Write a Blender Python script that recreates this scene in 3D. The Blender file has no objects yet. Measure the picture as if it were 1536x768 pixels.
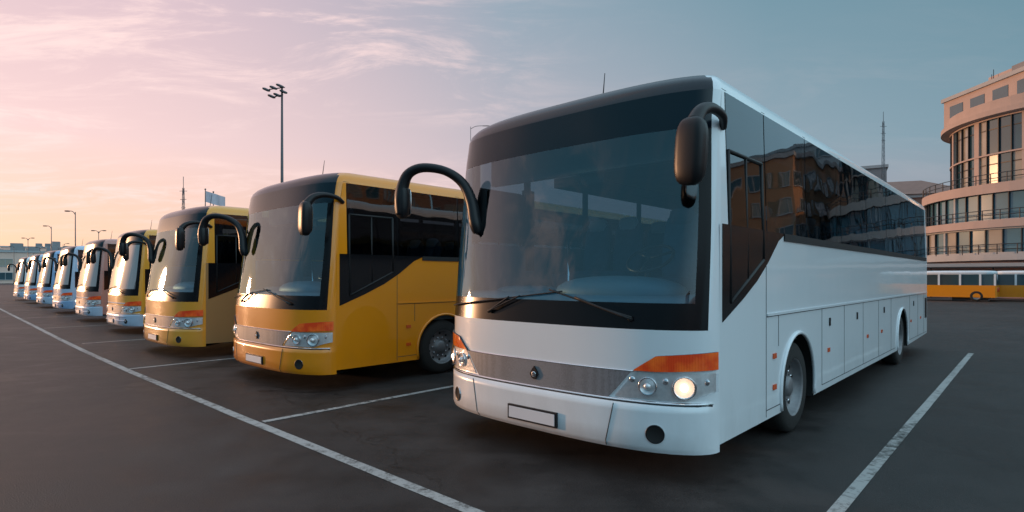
import bpy, math, random
from mathutils import Vector, Matrix
random.seed(7)
S=bpy.context.scene
S.view_settings.view_transform='Standard'; S.view_settings.look='None'; S.view_settings.exposure=0
# ------------------------------------------------------------------ materials
def N(nt,t,**k):
    n=nt.nodes.new(t)
    for a,b in k.items(): setattr(n,a,b)
    return n
def newmat(name):
    m=bpy.data.materials.new(name); m.use_nodes=True
    nt=m.node_tree; nt.nodes.clear()
    o=nt.nodes.new('ShaderNodeOutputMaterial')
    return m,nt,o
def c4(c): return (c[0],c[1],c[2],1)
def pmat(name,col,rough=.5,metal=0,coat=0,var=.12,scale=3.,emis=None,estr=0,bump=0,bscale=40,spec=.5):
    m,nt,o=newmat(name)
    p=nt.nodes.new('ShaderNodeBsdfPrincipled')
    tc=nt.nodes.new('ShaderNodeTexCoord')
    nz=N(nt,'ShaderNodeTexNoise'); nz.inputs['Scale'].default_value=scale; nz.inputs['Detail'].default_value=4
    nt.links.new(tc.outputs['Object'],nz.inputs['Vector'])
    mx=N(nt,'ShaderNodeMix',data_type='RGBA')
    mx.inputs[6].default_value=c4([x*(1-var) for x in col]); mx.inputs[7].default_value=c4([min(1,x*(1+var)) for x in col])
    nt.links.new(nz.outputs['Fac'],mx.inputs[0]); nt.links.new(mx.outputs[2],p.inputs['Base Color'])
    p.inputs['Roughness'].default_value=rough; p.inputs['Metallic'].default_value=metal
    p.inputs['Coat Weight'].default_value=coat; p.inputs['Coat Roughness'].default_value=.06
    p.inputs['Specular IOR Level'].default_value=spec
    if emis: p.inputs['Emission Color'].default_value=c4(emis); p.inputs['Emission Strength'].default_value=estr
    if bump:
        b=N(nt,'ShaderNodeBump'); b.inputs['Strength'].default_value=bump; b.inputs['Distance'].default_value=.02
        n2=N(nt,'ShaderNodeTexNoise'); n2.inputs['Scale'].default_value=bscale; n2.inputs['Detail'].default_value=3
        nt.links.new(tc.outputs['Object'],n2.inputs['Vector']); nt.links.new(n2.outputs['Fac'],b.inputs['Height']); nt.links.new(b.outputs['Normal'],p.inputs['Normal'])
    nt.links.new(p.outputs[0],o.inputs[0])
    return m
def paint(name,col,rough=.28,coat=.7,dirt=(.14,.12,.10)):
    """coach paint: road film near the skirt, faint panel waviness"""
    m,nt,o=newmat(name); L=nt.links
    p=nt.nodes.new('ShaderNodeBsdfPrincipled'); tc=nt.nodes.new('ShaderNodeTexCoord')
    sx=N(nt,'ShaderNodeSeparateXYZ'); L.new(tc.outputs['Object'],sx.inputs[0])
    mp=N(nt,'ShaderNodeMapping'); mp.inputs['Scale'].default_value=(1.2,1.2,.5); L.new(tc.outputs['Object'],mp.inputs[0])
    nz=N(nt,'ShaderNodeTexNoise'); nz.inputs['Scale'].default_value=4; nz.inputs['Detail'].default_value=6; nz.inputs['Roughness'].default_value=.6
    L.new(mp.outputs[0],nz.inputs['Vector'])
    mr=N(nt,'ShaderNodeMapRange'); mr.inputs[1].default_value=.25; mr.inputs[2].default_value=.9; mr.inputs[3].default_value=.22; mr.inputs[4].default_value=.03
    L.new(sx.outputs['Z'],mr.inputs[0])
    rp=N(nt,'ShaderNodeMapRange'); rp.inputs[1].default_value=.3; rp.inputs[2].default_value=.8
    L.new(nz.outputs['Fac'],rp.inputs[0])
    mu=N(nt,'ShaderNodeMath',operation='MULTIPLY'); L.new(mr.outputs[0],mu.inputs[0]); L.new(rp.outputs[0],mu.inputs[1])
    mx=N(nt,'ShaderNodeMix',data_type='RGBA'); mx.inputs[6].default_value=c4(col); mx.inputs[7].default_value=c4(dirt)
    L.new(mu.outputs[0],mx.inputs[0]); L.new(mx.outputs[2],p.inputs['Base Color'])
    ra=N(nt,'ShaderNodeMapRange'); ra.inputs[3].default_value=rough; ra.inputs[4].default_value=rough+.3
    L.new(mu.outputs[0],ra.inputs[0]); L.new(ra.outputs[0],p.inputs['Roughness'])
    p.inputs['Coat Weight'].default_value=coat; p.inputs['Coat Roughness'].default_value=.05
    n3=N(nt,'ShaderNodeTexNoise'); n3.inputs['Scale'].default_value=1.6; n3.inputs['Detail'].default_value=1
    L.new(tc.outputs['Object'],n3.inputs['Vector'])
    b=N(nt,'ShaderNodeBump'); b.inputs['Strength'].default_value=.12; b.inputs['Distance'].default_value=.03
    L.new(n3.outputs['Fac'],b.inputs['Height']); L.new(b.outputs['Normal'],p.inputs['Normal']); L.new(b.outputs['Normal'],p.inputs['Coat Normal'])
    L.new(p.outputs[0],o.inputs[0]); return m
def glass(name,tint,refl=(1,1,1),ior=1.6,rough=.02,extra=0.,wav=.05):
    m,nt,o=newmat(name); L=nt.links
    tr=N(nt,'ShaderNodeBsdfTransparent'); tr.inputs[0].default_value=c4(tint)
    gl=N(nt,'ShaderNodeBsdfGlossy'); gl.inputs['Color'].default_value=c4(refl); gl.inputs['Roughness'].default_value=rough
    fr=N(nt,'ShaderNodeFresnel'); fr.inputs['IOR'].default_value=ior
    geo=N(nt,'ShaderNodeNewGeometry')
    tc=nt.nodes.new('ShaderNodeTexCoord'); n3=N(nt,'ShaderNodeTexNoise'); n3.inputs['Scale'].default_value=1.3; n3.inputs['Detail'].default_value=1
    L.new(tc.outputs['Object'],n3.inputs['Vector'])
    b=N(nt,'ShaderNodeBump'); b.inputs['Strength'].default_value=wav; b.inputs['Distance'].default_value=.05
    L.new(n3.outputs['Fac'],b.inputs['Height']); L.new(b.outputs['Normal'],gl.inputs['Normal'])
    ad=N(nt,'ShaderNodeMath',operation='ADD'); ad.use_clamp=True; ad.inputs[1].default_value=extra
    inv=N(nt,'ShaderNodeMath',operation='MULTIPLY_ADD'); inv.inputs[1].default_value=-.85; inv.inputs[2].default_value=1
    L.new(geo.outputs['Backfacing'],inv.inputs[0])
    L.new(fr.outputs[0],ad.inputs[0])
    mu=N(nt,'ShaderNodeMath',operation='MULTIPLY'); L.new(ad.outputs[0],mu.inputs[0]); L.new(inv.outputs[0],mu.inputs[1])
    ms=N(nt,'ShaderNodeMixShader'); L.new(mu.outputs[0],ms.inputs[0]); L.new(tr.outputs[0],ms.inputs[1]); L.new(gl.outputs[0],ms.inputs[2])
    L.new(ms.outputs[0],o.inputs[0]); return m
M={}
M['white']=paint('white_paint',(.80,.84,.87))
M['yellow']=paint('yellow_paint',(.88,.29,.003),dirt=(.4,.15,.02))
M['ochre']=paint('ochre_paint',(.82,.36,.035),dirt=(.3,.15,.05))
M['tan']=paint('tan_paint',(.42,.24,.10),dirt=(.2,.12,.05))
M['blue']=paint('pale_blue_paint',(.25,.42,.66))
M['ltblue']=paint('light_blue_paint',(.46,.58,.74))
M['rose']=paint('rose_paint',(.50,.24,.20))
M['black']=pmat('gloss_black',(.006,.007,.009),rough=.16,coat=.1,var=.2,spec=.35)
M['frit']=pmat('windscreen_frit',(.004,.005,.007),rough=.22,var=.2,spec=.2)
M['visor']=pmat('visor_glass',(.004,.012,.02),rough=.16,coat=.08,var=.3,scale=1,spec=.3)
M['wscreen']=glass('windscreen',(.52,.72,.80),refl=(.84,.95,1),ior=1.85,extra=.02)
M['wscreen_far']=pmat('windscreen_far',(.03,.04,.045),rough=.06,coat=1,var=.5,scale=1.2,spec=1)
M['wscreen_far'].node_tree.nodes['Principled BSDF'].inputs['IOR'].default_value=2.3
M['sglass_far']=pmat('side_glass_far',(.008,.01,.012),rough=.08,coat=.5,var=.5,scale=1.2)
M['sglass']=glass('side_window_glass',(.13,.17,.20),refl=(.80,.92,1),ior=1.6,extra=.02,wav=.12)
M['rubber']=pmat('rubber',(.012,.012,.013),rough=.6,var=.3,scale=20)
M['tyre']=pmat('tyre',(.02,.019,.018),rough=.85,var=.3,scale=15,bump=.3,bscale=60)
M['plastic']=pmat('black_plastic',(.010,.010,.012),rough=.4,var=.2,spec=.35)
M['rim']=pmat('wheel_rim',(.22,.22,.23),rough=.5,metal=.5,var=.35,scale=12)
M['chrome']=pmat('chrome',(.7,.7,.72),rough=.14,metal=1,var=.05)
M['reflector']=pmat('lamp_reflector',(.85,.86,.88),rough=.3,metal=.6,var=.25,scale=30)
M['lens']=glass('lamp_lens',(.95,.96,.97),ior=1.45,wav=.0)
def amber_mat():
    m,nt,o=newmat('amber_lens'); L=nt.links
    p=nt.nodes.new('ShaderNodeBsdfPrincipled'); tc=nt.nodes.new('ShaderNodeTexCoord')
    nz=N(nt,'ShaderNodeTexNoise'); nz.inputs['Scale'].default_value=5; nz.inputs['Detail'].default_value=4; L.new(tc.outputs['Object'],nz.inputs['Vector'])
    r=N(nt,'ShaderNodeMapRange'); r.inputs[1].default_value=.35; r.inputs[2].default_value=.7; L.new(nz.outputs['Fac'],r.inputs[0])
    mx=N(nt,'ShaderNodeMix',data_type='RGBA'); mx.inputs[6].default_value=(.66,.05,.005,1); mx.inputs[7].default_value=(1,.22,.02,1)
    L.new(r.outputs[0],mx.inputs[0]); L.new(mx.outputs[2],p.inputs['Base Color']); L.new(mx.outputs[2],p.inputs['Emission Color']); p.inputs['Emission Strength'].default_value=.12
    wv=N(nt,'ShaderNodeTexWave'); wv.inputs['Scale'].default_value=18; wv.bands_direction='X'; L.new(tc.outputs['Object'],wv.inputs['Vector'])
    b=N(nt,'ShaderNodeBump'); b.inputs['Strength'].default_value=.25; b.inputs['Distance'].default_value=.01; L.new(wv.outputs['Fac'],b.inputs['Height']); L.new(b.outputs['Normal'],p.inputs['Normal'])
    p.inputs['Roughness'].default_value=.15; p.inputs['Coat Weight'].default_value=1; L.new(p.outputs[0],o.inputs[0]); return m
M['amber']=amber_mat()
M['amber2']=pmat('amber_marker',(.75,.10,.015),rough=.2,coat=.5)
M['red']=pmat('red_lens',(.5,.02,.015),rough=.15,coat=.5)
M['lit']=pmat('lit_bulb',(1,.9,.8),emis=(1,.80,.60),estr=5)
M['lit2']=pmat('lit_lamp_bowl',(.9,.7,.6),rough=.3,emis=(1,.50,.30),estr=.7,var=.3,scale=20)
for k in ('amber','lit2'): M[k].cycles.emission_sampling='NONE'
M['plate']=pmat('number_plate',(.70,.72,.76),rough=.4,var=.06)
M['seam']=pmat('panel_gap_and_ledge_shade',(.05,.055,.06),rough=.7)
M['under']=pmat('underbody',(.012,.012,.012),rough=.9)
M['seat']=pmat('seat_fabric',(.05,.11,.16),rough=.9,var=.3,scale=12)
M['seatcap']=pmat('headrest_cover',(.5,.56,.60),rough=.9)
M['dash']=pmat('dashboard',(.08,.15,.19),rough=.5)
M['inner']=pmat('interior_lining',(.07,.12,.15),rough=.8)
M['ceil']=pmat('interior_ceiling',(.22,.30,.34),rough=.8)
def grille_mat():
    m,nt,o=newmat('grille_mesh'); L=nt.links
    p=nt.nodes.new('ShaderNodeBsdfPrincipled'); tc=nt.nodes.new('ShaderNodeTexCoord')
    v=N(nt,'ShaderNodeTexVoronoi'); v.inputs['Scale'].default_value=130; v.inputs['Randomness'].default_value=.5; L.new(tc.outputs['Object'],v.inputs['Vector'])
    r=N(nt,'ShaderNodeMapRange'); r.inputs[1].default_value=.2; r.inputs[2].default_value=.5; L.new(v.outputs['Distance'],r.inputs[0])
    mx=N(nt,'ShaderNodeMix',data_type='RGBA'); mx.inputs[6].default_value=(.09,.095,.10,1); mx.inputs[7].default_value=(.22,.23,.25,1)
    L.new(r.outputs[0],mx.inputs[0]); L.new(mx.outputs[2],p.inputs['Base Color']); p.inputs['Metallic'].default_value=.1; p.inputs['Roughness'].default_value=.45
    L.new(p.outputs[0],o.inputs[0]); return m
M['grille']=grille_mat()
# ------------------------------------------------------------------ mesh builder
class MB:
    def __init__(s): s.v=[];s.f=[];s.m=[];s.s=[];s.mats=[]
    def mi(s,k):
        if k not in s.mats: s.mats.append(k)
        return s.mats.index(k)
    def add(s,vs,fs,mat,smooth=False):
        o=len(s.v); s.v+= [tuple(p) for p in vs]
        for i,f in enumerate(fs):
            s.f.append([o+a for a in f]); s.m.append(s.mi(mat[i] if isinstance(mat,list) else mat)); s.s.append(smooth)
    def grid(s,rows,mat,smooth=True,flip=False):
        n=len(rows[0]); vs=[p for r in rows for p in r]; fs=[];ms=[]
        for i in range(len(rows)-1):
            for j in range(n-1):
                k=mat(i,j) if callable(mat) else mat
                if k is None: continue
                q=[i*n+j,i*n+j+1,(i+1)*n+j+1,(i+1)*n+j]
                if flip: q=q[::-1]
                fs.append(q); ms.append(k)
        s.add(vs,fs,ms,smooth)
    def box(s,lo,hi,mat):
        x0,y0,z0=lo;x1,y1,z1=hi
        v=[(x0,y0,z0),(x1,y0,z0),(x1,y1,z0),(x0,y1,z0),(x0,y0,z1),(x1,y0,z1),(x1,y1,z1),(x0,y1,z1)]
        s.add(v,[(3,2,1,0),(4,5,6,7),(0,1,5,4),(1,2,6,5),(2,3,7,6),(3,0,4,7)],mat)
    def sq(s,c,r,mat,e=.45,rot=None,nu=16,nv=10):
        def pw(a): return math.copysign(abs(a)**e,a)
        rows=[]
        for i in range(nv+1):
            ph=-math.pi/2+math.pi*i/nv; row=[]
            for j in range(nu+1):
                th=2*math.pi*j/nu
                p=Vector((r[0]*pw(math.cos(ph))*pw(math.cos(th)),r[1]*pw(math.cos(ph))*pw(math.sin(th)),r[2]*pw(math.sin(ph))))
                if rot: p=rot@p
                row.append(p+Vector(c))
            rows.append(row)
        s.grid(rows,mat)
    def tube(s,pts,rad,mat,n=8,sub=0):
        pts=[Vector(p) for p in pts]; rad=rad if isinstance(rad,(list,tuple)) else [rad]*len(pts)
        if sub:
            P=[];R=[]
            m=len(pts)
            for i in range(m-1):
                a=pts[max(i-1,0)];b=pts[i];c=pts[i+1];d=pts[min(i+2,m-1)]
                for k in range(sub):
                    t=k/sub
                    P.append(.5*((2*b)+(c-a)*t+(2*a-5*b+4*c-d)*t*t+(3*b-a-3*c+d)*t**3)); R.append(rad[i]*(1-t)+rad[i+1]*t)
            P.append(pts[-1]);R.append(rad[-1]); pts,rad=P,R
        rows=[]
        for i,p in enumerate(pts):
            t=(pts[min(i+1,len(pts)-1)]-pts[max(i-1,0)]).normalized()
            up=Vector((0,0,1)) if abs(t.z)<.9 else Vector((0,1,0))
            if i==0: a=t.cross(up).normalized()
            else: a=(a-t*a.dot(t)).normalized()
            b=t.cross(a)
            rows.append([p+(a*math.cos(2*math.pi*j/n)+b*math.sin(2*math.pi*j/n))*rad[i] for j in range(n+1)])
        rows=[[pts[0]]*(n+1)]+rows+[[pts[-1]]*(n+1)]
        s.grid(rows,mat)
    def lathe(s,prof,c,axis,mat,n=36,sweep=2*math.pi,start=0,mats=None):
        ax=Vector(axis).normalized(); up=Vector((0,0,1)) if abs(ax.z)<.9 else Vector((1,0,0))
        a=ax.cross(up).normalized(); b=ax.cross(a)
        rows=[]
        for (h,r) in prof:
            rows.append([Vector(c)+ax*h+(a*math.cos(start+sweep*j/n)+b*math.sin(start+sweep*j/n))*r for j in range(n+1)])
        s.grid(rows,(lambda i,j:mats[i]) if mats else mat)
    def prism(s,poly,fn,mat,mat2=None):
        n=len(poly); v=[fn(p,0) for p in poly]+[fn(p,1) for p in poly]
        s.add(v,[tuple(range(n,2*n))],mat); 
        s.add(v,[(i,(i+1)%n,n+(i+1)%n,n+i) for i in range(n)],mat2 or mat)
    def build(s,name,parent,loc=None):
        me=bpy.data.meshes.new(name); me.from_pydata(s.v,[],s.f)
        for k in s.mats: me.materials.append(M[k])
        me.polygons.foreach_set('material_index',s.m); me.polygons.foreach_set('use_smooth',s.s)
        me.update()
        ob=bpy.data.objects.new(name,me); S.collection.objects.link(ob)
        if parent: ob.parent=parent
        if loc: ob.location=loc
        return ob
def empty(name,loc=(0,0,0),rz=0):
    e=bpy.data.objects.new(name,None); S.collection.objects.link(e); e.location=loc; e.rotation_euler=(0,0,rz); e.empty_display_size=.3
    return e
# ------------------------------------------------------------------ layout frame
H=1.72
D1=Vector((.677,.736,0)).normalized(); D2=Vector((-D1.y,D1.x,0))
P0=Vector((1.677,4.67,0)); YAW=math.atan2(-D1.x,D1.y)
def gp(s,y,z=0): 
    p=P0+D2*s+D1*y; return Vector((p.x,p.y,z))
# ------------------------------------------------------------------ coach
W0=1.57; LEN=12.35; DX=W0-1.47; ZT=3.30
def lerp(a,b,t): return a+(b-a)*max(0,min(1,t))
def prof(z):
    W=lerp(W0,W0-.035,(z-2.1)/1.1)
    B=lerp(.50,.30,(z-1.28)/1.75); 
    if z<.66: B=.545
    if z<.32: B-=(.32-z)*.8
    yc=lerp(0,.08,(z-1.28)/1.75)
    if z>3.03: yc+=(z-3.03)*.16
    return W,B,yc
def F(t,z,off=0,inset=0):
    W,B,yc=prof(z); a=min(abs(t),1.); sg=1 if t>=0 else -1
    s_=math.sqrt(max(0,1-a**3))
    x=sg*a*(W-inset); y=yc-(B)*s_+inset*1.15
    if off:
        gx=3*sg*a*a/W; gy=-2*s_/B; n=Vector((gx,gy,0)).normalized()
        x+=n.x*off; y+=n.y*off
    return Vector((x,y,z))
def FX(x,z,off=0): return F(x/prof(z)[0],z,off)
TC=[0,.12,.24,.36,.48,.59,.68,.76,.83,.885,.925,.955,.975,.988,.996,1]
TT=[-t for t in TC[::-1]]+TC[1:]
TP=.98
def contour(z,inset):
    pts=[F(t,z,0,inset) for t in TT]
    W=prof(z)[0]-inset; Ye=LEN-inset
    for y in (1.2,3,6,9): pts.append(Vector((W,y,z)))
    r=.22
    for k in range(5):
        a=k*math.pi/8; pts.append(Vector((W-r+r*math.cos(a),Ye-r+r*math.sin(a),z)))
    for k in range(5):
        a=math.pi/2+k*math.pi/8; pts.append(Vector((-W+r+r*math.cos(a),Ye-r+r*math.sin(a),z)))
    for y in (9,6,3,1.2): pts.append(Vector((-W,y,z)))
    pts.append(pts[0].copy()); return pts
def patch(mb,x0,x1,zlo,zhi,off,mat,nx=14,nz=4,bulge=0,rim='seam'):
    rows=[]
    for i in range(nz+1):
        row=[]
        for j in range(nx+1):
            u=j/nx; x=x0+(x1-x0)*u; a=zlo(x); b=zhi(x); v=i/nz; z=a+(b-a)*v
            row.append(FX(x,z,off+(bulge*max(0,math.sin(math.pi*u)*math.sin(math.pi*v))**.5 if bulge else 0)))
        rows.append(row)
    mb.grid(rows,mat)
    def back(pts_uv):
        mb.grid([[FX(x,z,-.01) for x,z in pts_uv],[FX(x,z,off) for x,z in pts_uv]],rim,smooth=False)
    X=[x0+(x1-x0)*j/nx for j in range(nx+1)]
    back([(x,zlo(x)) for x in X]); back([(x,zhi(x)) for x in X[::-1]])
    back([(x0,lerp(zhi(x0),zlo(x0),k/3)) for k in range(4)]); back([(x1,lerp(zlo(x1),zhi(x1),k/3)) for k in range(4)])
def ftube(mb,pts,r,off,mat,seg=8,n=6):
    P=[]
    for a,b in zip(pts[:-1],pts[1:]):
        for k in range(seg): P.append(FX(a[0]+(b[0]-a[0])*k/seg,a[1]+(b[1]-a[1])*k/seg,off))
    P.append(FX(pts[-1][0],pts[-1][1],off)); mb.tube(P,r,mat,n=n)
def coach(loc,yaw,body,lower=None,stripe=None,lit=False,detail=True,scale=1.,side=None,sz=1.):
    lower=lower or body; side=side or body
    E=empty('coach_bus',loc,yaw); E.scale=(scale,scale,scale*sz)
    WS='wscreen' if detail else 'wscreen_far'; SG='sglass' if detail else 'sglass_far'
    b=MB()
    zs=[.27,.29,.32,.45,.6,.655,.662,.72,.9,1.1,1.28]
    b.grid([[F(t,z) for t in TT] for z in zs],lambda i,j: lower if zs[i]<.655 else body)
    und=[F(t,.27) for t in TT]; b.grid([[Vector((p.x*.9,.35,.29)) for p in und],und],'under')
    zs2=[1.28,1.30,1.40,1.5,1.7,1.95,2.2,2.45,2.7,2.97,3.05,3.15,3.22,ZT]
    def mk(i,j):
        tm=abs((TT[j]+TT[j+1])/2)
        if tm>TP: return body
        if zs2[i]<1.5 or zs2[i]>=2.97 or tm>.925: return 'frit' if zs2[i]<2.97 else 'visor'
        return None
    b.grid([[F(t,z) for t in TT] for z in zs2],mk)
    rr=[(ZT,0),(ZT+.07,.015),(ZT+.13,.05),(ZT+.175,.10),(ZT+.205,.17),(ZT+.23,.30),(ZT+.245,.6)]
    rings=[contour(z,i) for z,i in rr]
    nT=len(TT)-1
    b.grid(rings,lambda i,j: ('visor' if (j<nT and abs((TT[j]+TT[j+1])/2)<TP-.01*i and i<6) else body))
    top=rings[-1]; cen=[Vector((0,min(max(p.y,1.5),LEN-1.5),ZT+.26)) for p in top]; b.grid([top,cen],body)
    wc=(2.12,8.75); ar=.60; zb=.33
    poly=[(0,zb)]
    for c in wc:
        a0=math.asin((zb-.5)/ar)
        for k in range(25):
            a=math.pi-a0+( -math.pi+2*a0)*k/24
            poly.append((c+ar*math.cos(a),.5+ar*math.sin(a)))
    poly+=[(LEN-.22,.38),(LEN-.22,2.16),(0,2.16)]
    for sg in (1,-1):
        v=[(sg*W0,p[0],p[1]) for p in poly]
        b.add(v,[tuple(range(len(v)))],side)
        zz=[2.16,2.4,2.7,2.97,ZT]
        b.grid([[Vector((sg*prof(z)[0],prof(z)[2],z)),Vector((sg*prof(z)[0],.18,z))] for z in zz],body,smooth=False)
        b.grid([[Vector((sg*prof(z)[0],LEN-.42,z)),Vector((sg*prof(z)[0],LEN-.22,z))] for z in zz],body,smooth=False)
        for c in wc:
            pts=[(sg*(W0+.004),c+(ar+.005)*math.cos(a),.5+(ar+.005)*math.sin(a)) for a in [math.pi*(-.08+1.16*k/28) for k in range(29)]]
            b.tube(pts,.022,side,n=8)
            rows=[[Vector((x,c+ar*math.cos(a),.5+ar*math.sin(a))) for a in [math.pi*(-.1+1.2*k/20) for k in range(21)]] for x in (sg*(W0-.003),sg*.9)]
            b.grid(rows,'under')
        xo=sg*(W0+.014)
        b.box((min(sg*W0,xo),1.12,1.335),(max(sg*W0,xo),LEN-.3,1.36),side)
        b.box((min(sg*W0,sg*(W0+.003)),1.12,1.325),(max(sg*W0,sg*(W0+.003)),LEN-.3,1.3345),'seam')  # dark strip drawn as the shadow under the ledge
    rear=[]
    for z in (.38,.8,1.28,1.8,2.3,2.8,ZT):
        W=prof(z)[0]; r=.22; row=[]
        for k in range(5):
            a=k*math.pi/8; row.append(Vector((W-r+r*math.cos(a),LEN-r+r*math.sin(a),z)))
        for k in range(5):
            a=math.pi/2+k*math.pi/8; row.append(Vector((-W+r+r*math.cos(a),LEN-r+r*math.sin(a),z)))
        rear.append(row)
    b.grid(rear,side)
    b.box((-1.1,LEN-.02,2.1),(1.1,LEN+.012,3.05),'black')
    for sg in (1,-1): b.box((sg*1.25-.08,LEN-.03,.9),(sg*1.25+.08,LEN+.015,1.5),'red')
    b.box((-.92,.3,.33),(.92,LEN-.1,1.0),'under')
    b.build('body',E)
    g=MB(); zg=[1.5,1.7,1.95,2.2,2.45,2.7,2.97]; tg=[t for t in TT if abs(t)<=.9251]
    g.grid([[F(t,z) for t in tg] for z in zg],WS); g.build('windscreen',E)
    g=MB(); k=MB()
    ys=[.18,1.12,2.45]+[2.45+ i*(LEN-.42-2.45)/6 for i in range(1,7)]
    for sg in (1,-1):
        for a,c in zip(ys[:-1],ys[1:]):
            g.grid([[Vector((sg*(prof(z)[0]+.002),a+.012,z)),Vector((sg*(prof(z)[0]+.002),c-.012,z))] for z in (2.16,2.5,2.9,ZT)],SG,flip=(sg<0))
            k.box((min(sg*(W0-.07),sg*(W0-.038)),a-.05,2.14),(max(sg*(W0-.07),sg*(W0-.038)),a+.05,ZT+.02),'plastic')
        k.box((min(sg*(W0+.001),sg*(W0+.014)),1.62,2.09),(max(sg*(W0+.001),sg*(W0+.014)),LEN-.40,2.165),'rubber')
        k.box((min(sg*(W0-.1),sg*(W0-.05)),.2,ZT-.08),(max(sg*(W0-.1),sg*(W0-.05)),LEN-.4,ZT+.03),'plastic')
        drop=[(.05,1.34),(.5,1.52),(.85,1.68),(1.15,1.86),(1.45,2.08),(1.66,2.163),(.05,2.163)]
        k.prism(drop,lambda p,q:(sg*(W0+(.006 if q else -.0)),p[0],p[1]),'black')
        fr=[(.22,1.50),(1.02,1.88),(1.02,2.80),(.22,2.80)]
        for (p,q) in zip(fr,fr[1:]+fr[:1]):
            k.tube([(sg*(W0+.002-(.02 if p[1]>2.5 else 0)),p[0],p[1]),(sg*(W0+.002-(.02 if q[1]>2.5 else 0)),q[0],q[1])],.017,'rubber',n=6)
        k.tube([(sg*(W0+.002),.62,1.70),(sg*(W0-.018),.62,2.8)],.012,'rubber',n=6)
        k.box((min(sg*(W0-.06),sg*(W0-.034)),.2,2.16),(max(sg*(W0-.06),sg*(W0-.034)),1.05,2.80),'plastic')
        k.box((min(sg*(W0-.11),sg*(W0-.05)),1.02,1.8),(max(sg*(W0-.11),sg*(W0-.05)),1.2,2.86),'plastic')
    g.build('side_windows',E); k.build('window_frames',E)
    wh=MB()
    for c in wc:
        for sg in (1,-1):
            ce=(sg*(W0-.19),c,.5)
            pr=[(-.14,.30),(-.15,.44),(-.12,.49),(-.06,.50),(.06,.50),(.12,.49),(.15,.44),(.145,.34),(.15,.315),(.13,.30),(.06,.285),(.04,.22),(.045,.12),(.10,.11),(.12,.07),(.12,0)]
            ms=['tyre']*8+['rim']*8
            wh.lathe(pr,ce,(sg,0,0),'tyre',n=40,mats=ms)
            for q in range(10):
                a=q*math.pi/5; pc=Vector(ce)+Vector((sg*.045,.17*math.cos(a),.17*math.sin(a)))
                wh.lathe([(0,.014),(.03,.014),(.032,0)],pc,(sg,0,0),'chrome',n=6)
                a+=.3; pc=Vector(ce)+Vector((sg*.054,.245*math.cos(a),.245*math.sin(a)))
                wh.lathe([(0,.024),(.004,.0)],pc,(sg,0,0),'under',n=10)
    wh.build('wheels',E)
    l=MB()
    for sg in (1,-1):
        hx0,hx1=.76+DX,1.462+DX
        lo=lambda x:.705+max(0,(abs(x)-1.30-DX))*.45
        hi=lambda x:min(.930,.712+(abs(x)-hx0)*1.25)
        a,c=(hx0,hx1) if sg>0 else (-hx1,-hx0)
        patch(l,a,c,lo,hi,.004,'reflector',nx=26,rim='seam')
        patch(l,a,c,lo,hi,.03,'lens',nx=26,bulge=.02,rim='lens')
        lo2=lambda x:.938+max(0,(abs(x)-1.1-DX))*.06
        hi2=lambda x:min(1.065,.945+(abs(x)-.92-DX)*.7)+max(0,(abs(x)-1.08-DX))*.10
        a2,c2=(.92+DX,1.464+DX) if sg>0 else (-1.464-DX,-.92-DX)
        patch(l,a2,c2,lo2,hi2,.022,'amber',nx=26,rim='seam')
        for (x,r,m_) in ((1.03+DX,.078,'chrome'),(1.29+DX,.098,'chrome')):
            nrm=(FX(sg*x,.82,.1)-FX(sg*x,.82,0)).normalized(); pc=FX(sg*x,.815,.004)
            on=lit and x>1.2+DX
            l.lathe([(0,r),(.018,r),(.022,r*.9),(.012,r*.8),(.004,r*.35)],pc,nrm,m_,n=24,mats=['chrome','chrome','chrome','lit2' if on else 'reflector'])
            l.lathe([(.004,r*.36),(.003,0)],pc,nrm,'lit2' if on else 'plastic',n=20)
            l.sq(pc+nrm*.014,(r*(.30 if on else .42),)*3,'lit' if on else 'reflector',e=1,nu=12,nv=8)
        for x in (.90+DX,1.16+DX,1.42+DX):
            pc=FX(sg*x,.77 if x<1 else .86,.004); l.sq(pc,(.03,.012,.03),'chrome',e=1,nu=10,nv=6)
        nrm=(FX(sg*(1.10+DX),.42,.1)-FX(sg*(1.10+DX),.42,0)).normalized(); pc=FX(sg*(1.10+DX),.43,.0)
        l.lathe([(-.0,.078),(.006,.078),(.010,.070),(.004,.064),(.002,.0)],pc,nrm,'black',n=28,mats=['chrome','plastic','plastic','under','under'])
        ftube(l,[(sg*.86,.652),(sg*.78,.28)],.0045,.0,'seam')
    l.build('lamps',E)
    l=MB()
    gl=lambda x:.69+max(0,(abs(x)-.70-DX))*1.2
    patch(l,-.89-DX,.89+DX,gl,lambda x:.925,.010,'grille',nx=30,rim='chrome')
    ftube(l,[(-.92-DX,.932),(.92+DX,.932)],.007,.008,'chrome',seg=24)
    ftube(l,[(-1.55,.682),(1.55,.682)],.011,.004,'chrome',seg=40)
    ftube(l,[(-1.55,.664),(1.55,.664)],.008,.0,'seam',seg=40)
    yf=F(0,.8).y-.012
    em=[(0,.875),(.035,.83),(.05,.80),(.03,.765),(0,.75),(-.03,.765),(-.05,.80),(-.035,.83)]
    l.prism(em,lambda p,q:(p[0],yf-(.014 if q else 0),p[1]),'plastic')
    l.lathe([(0,.026),(.005,.026),(.006,.018),(.004,.0)],(0,yf-.015,.80),(0,-1,0),'chrome',n=14)
    yp=F(0,.45).y
    l.box((-.30,yp-.022,.345),(.30,yp+.03,.485),'plastic'); l.box((-.28,yp-.027,.362),(.28,yp-.0225,.468),'plate')
    l.build('grille_and_plate',E)
    w=MB()
    ftube(w,[(-1.35,1.40),(.30,1.585)],.008,.03,'rubber',seg=14); 
    ftube(w,[(-.62,1.37),(-.35,1.52)],.011,.035,'rubber'); ftube(w,[(-.62,1.37),(-.2,1.535)],.008,.04,'rubber')
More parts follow.
